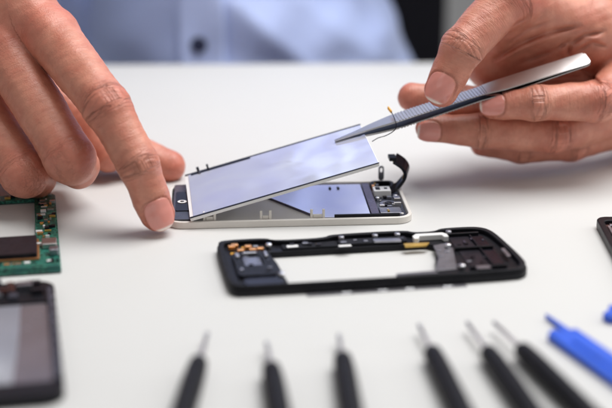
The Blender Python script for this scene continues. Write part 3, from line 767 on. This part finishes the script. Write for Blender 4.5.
def fold(a, b, r=.09, d=.10): return (a, b, r, d)
HR.axis = unit(web-CAM); HR.folds = []
def crease_line(pts, Y, rad, dep):
    w3 = [at(x, y, Y) for x, y in pts]
    HR.folds.extend((a, b, rad, dep) for a, b in zip(w3, w3[1:]))
crease_line([(494, 60), (520, 43), (549, 31), (580, 26)], 4.6, .13, .20)
crease_line([(522, 62), (556, 49), (572, 38)], 5.0, .13, .18)
crease_line([(568, 56), (570, 44), (584, 35), (604, 31)], 4.6, .11, .18)
crease_line([(576, 52), (592, 42), (606, 46)], 4.6, .09, .12)
crease_line([(498, 41), (513, 26), (530, 16)], 3.8, .09, .07)
crease_line([(508, 44), (526, 30), (552, 20)], 4.0, .08, .06)
crease_line([(506, 56), (540, 41), (566, 33)], 4.8, .16, -.12)
crease_line([(576, 47), (588, 39), (602, 38)], 4.6, .12, -.10)
crease_line([(578, 68), (592, 77), (602, 84)], 4.0, .11, .14)
vR, qR, nR = polygonise(HR, (3.2, -.6, -.4), (25, 17, 13), .055)
print('hands', len(vL), len(vR))

# ---- forearms, arms, torso and neck under the shirt (coarser, same person)
TC = np.array([-7.0, 46.0, 0.])
elL, shL = np.array([-40., 23, 13.5]), np.array([-24., 47, 38.])
elR, shR = np.array([33., 31, 8.5]), np.array([10., 47, 38.])
fwL, fwR = wrL+np.array([-5, 4.3, .6]), wrR+np.array([4.6, 5.5, .3])
def ellz(P, c, a, b, zlo, zhi):
    q = np.sqrt(((P[:, 0]-c[0])/a)**2+((P[:, 1]-c[1])/b)**2); d = (q-1)*min(a, b)
    return np.maximum(d, np.maximum(zlo-P[:, 2], P[:, 2]-zhi))
def body(P, g=0.):
    d = smin(seg(P, fwL, elL, 3.1+g, 4.2+g), seg(P, elL, shL, 4.2+g, 5.6+g), 1.5)
    d = np.minimum(d, smin(seg(P, fwR, elR, 3.1+g, 4.2+g), seg(P, elR, shR, 4.2+g, 5.6+g), 1.5))
    gg = g if g else -4.5
    w = np.interp(P[:, 2], [-30, -4, 0, 4, 12, 36], [14.5, 13.9, 13.2, 11.2, 13.4, 18.0])+gg
    dep = np.interp(P[:, 2], [-30, 0, 14, 36], [12.0, 12.6, 12.5, 11.0])+gg
    t = (np.sqrt(((P[:, 0]-TC[0])/w)**2+((P[:, 1]-TC[1])/dep)**2)-1)*11.
    t = np.maximum(t, np.maximum(-28-P[:, 2], P[:, 2]-(38+g)))*.9
    d = smin(d, t, 2.5)
    return smin(d, seg(P, np.array([-7., 48, 36]), np.array([-7., 47, 47]), 6.2, 5.8), 2.) if g == 0 else d
vB, qB, nB = polygonise(lambda P: body(P), (-48, 16, -30), (42, 64, 50), .6, project=1)
z0 = np.zeros(len(vB)); 
aB = {k: z0 for k in ('nail', 'jm', 'red', 'sw', 'lat', 'free', 'crease')}
aL, aR = HL.attrs(vL, nL), HR.attrs(vR, nR)
V_ = np.concatenate([vL, vR, vB]); Q_ = np.concatenate([qL, qR+len(vL), qB+len(vL)+len(vR)])
A_ = {k: np.concatenate([aL[k], aR[k], aB[k]]) for k in aL}
org = (-7, 46, -28)
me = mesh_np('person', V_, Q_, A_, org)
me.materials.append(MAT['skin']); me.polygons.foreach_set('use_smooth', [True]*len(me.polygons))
person = bpy.data.objects.new('person', me); COL.objects.link(person); person.location = Vector(org)*S
tag(person, 'person in a light blue shirt pressing a phone and holding tweezers', 'person')

# shirt with soft folds
def shirt(P):
    q = P.copy()
    x, z = P[:, 0], P[:, 2]
    fold_ = .55*np.exp(-(((x-1.5)*.8+(z-2)*.9)/1.1)**2)+.5*np.exp(-(((x+3.4)*.75+(z-2)*.8)/.8)**2)+.7*np.exp(-(((x-5.4)+(z-1)*.6)/.9)**2)
    fold_ = fold_+.35*np.sin(x*.55+z*.7+1.3)+.18*np.sin(x*1.3-z*.9)+.15*np.sin(z*1.1+x*.3)
    d = body(P, .9)-.5*fold_*(P[:, 1] < 50)
    # the side behind the button placket falls back from the light
    d = d+np.clip((-8.7-x)*.38, 0, 3.2)*(P[:, 1] < 44)*np.clip((24-z)/10, 0, 1)*np.clip((x+24)/8, 0, 1)
    cut = np.minimum(np.linalg.norm(P-fwL, axis=1)-6.5, np.linalg.norm(P-fwR, axis=1)-6.5)
    d = np.maximum(d, -cut)
    return d
vS, qS, nS = polygonise(shirt, (-48, 15, -30), (42, 64, 41), .4, project=1)
me = mesh_np('shirt', vS, qS, None, org)
shirt_o = link('shirt', me, 'shirt', person); 
# placket and buttons
def front(x, z, g=0.):
    ys = np.linspace(28, 46, 181); P = np.stack([np.full(181, x), ys, np.full(181, z)], 1)
    d = shirt(P); k = np.argmax(d < 0); return ys[k]-g
bm = bmesh.new(); grid = []
zs = np.linspace(-12, 34, 47); xs = np.linspace(-8.75, -5.55, 9)
for z in zs:
    row = []
    for x in xs: row.append(bm.verts.new((x-org[0], front(x, z)-.28-org[1], z-org[2])))
    grid.append(row)
for a, b in zip(grid, grid[1:]):
    for k in range(8): bm.faces.new((a[k], a[k+1], b[k+1], b[k]))
pk = fin('placket', bm, 'shirt', shirt_o)
so = pk.modifiers.new('solid', 'SOLIDIFY'); so.thickness = .35*S; so.offset = 0
for z in (-6.2, .75, 8.5, 15.9, 23.2):
    y = front(-7.15, z)-.62
    bm = bmesh.new(); lathe(bm, [(y, .48), (y-.04, .56), (y-.12, .56), (y-.15, .48), (y-.10, .38)], 28, 'Y', (-7.35-org[0], -org[1], z-org[2])); fin('button', bm, 'navy', shirt_o)

# ------------------------------------------------------------------ light
w = bpy.data.worlds.new('World'); sc.world = w; w.use_nodes = True
bg = w.node_tree.nodes['Background']; bg.inputs[0].default_value = (1, .99, .97, 1); bg.inputs[1].default_value = .28
def area(name, loc, target, size, power, col=(1, 1, 1), sy=None):
    l = bpy.data.lights.new(name, 'AREA'); l.energy = power; l.size = size*S; l.color = col
    if sy: l.shape = 'RECTANGLE'; l.size_y = sy*S
    o = bpy.data.objects.new(name, l); COL.objects.link(o); o.location = Vector(loc)*S
    o.rotation_euler = (Vector(target)-Vector(loc)).to_track_quat('-Z', 'Y').to_euler(); return o
area('softbox_overhead', (30, 14, 94), (2, 0, 0), 72, 14.8, (1, 1, 1))
area('softbox_side', (110, 22, 62), (0, 8, 4), 70, 4.8, (1, 1, 1))
area('fill_front', (-70, -90, 80), (0, 5, 3), 70, 1.0, (.95, .97, 1))  # unseen fill lamp, added to lift the shade from the front left
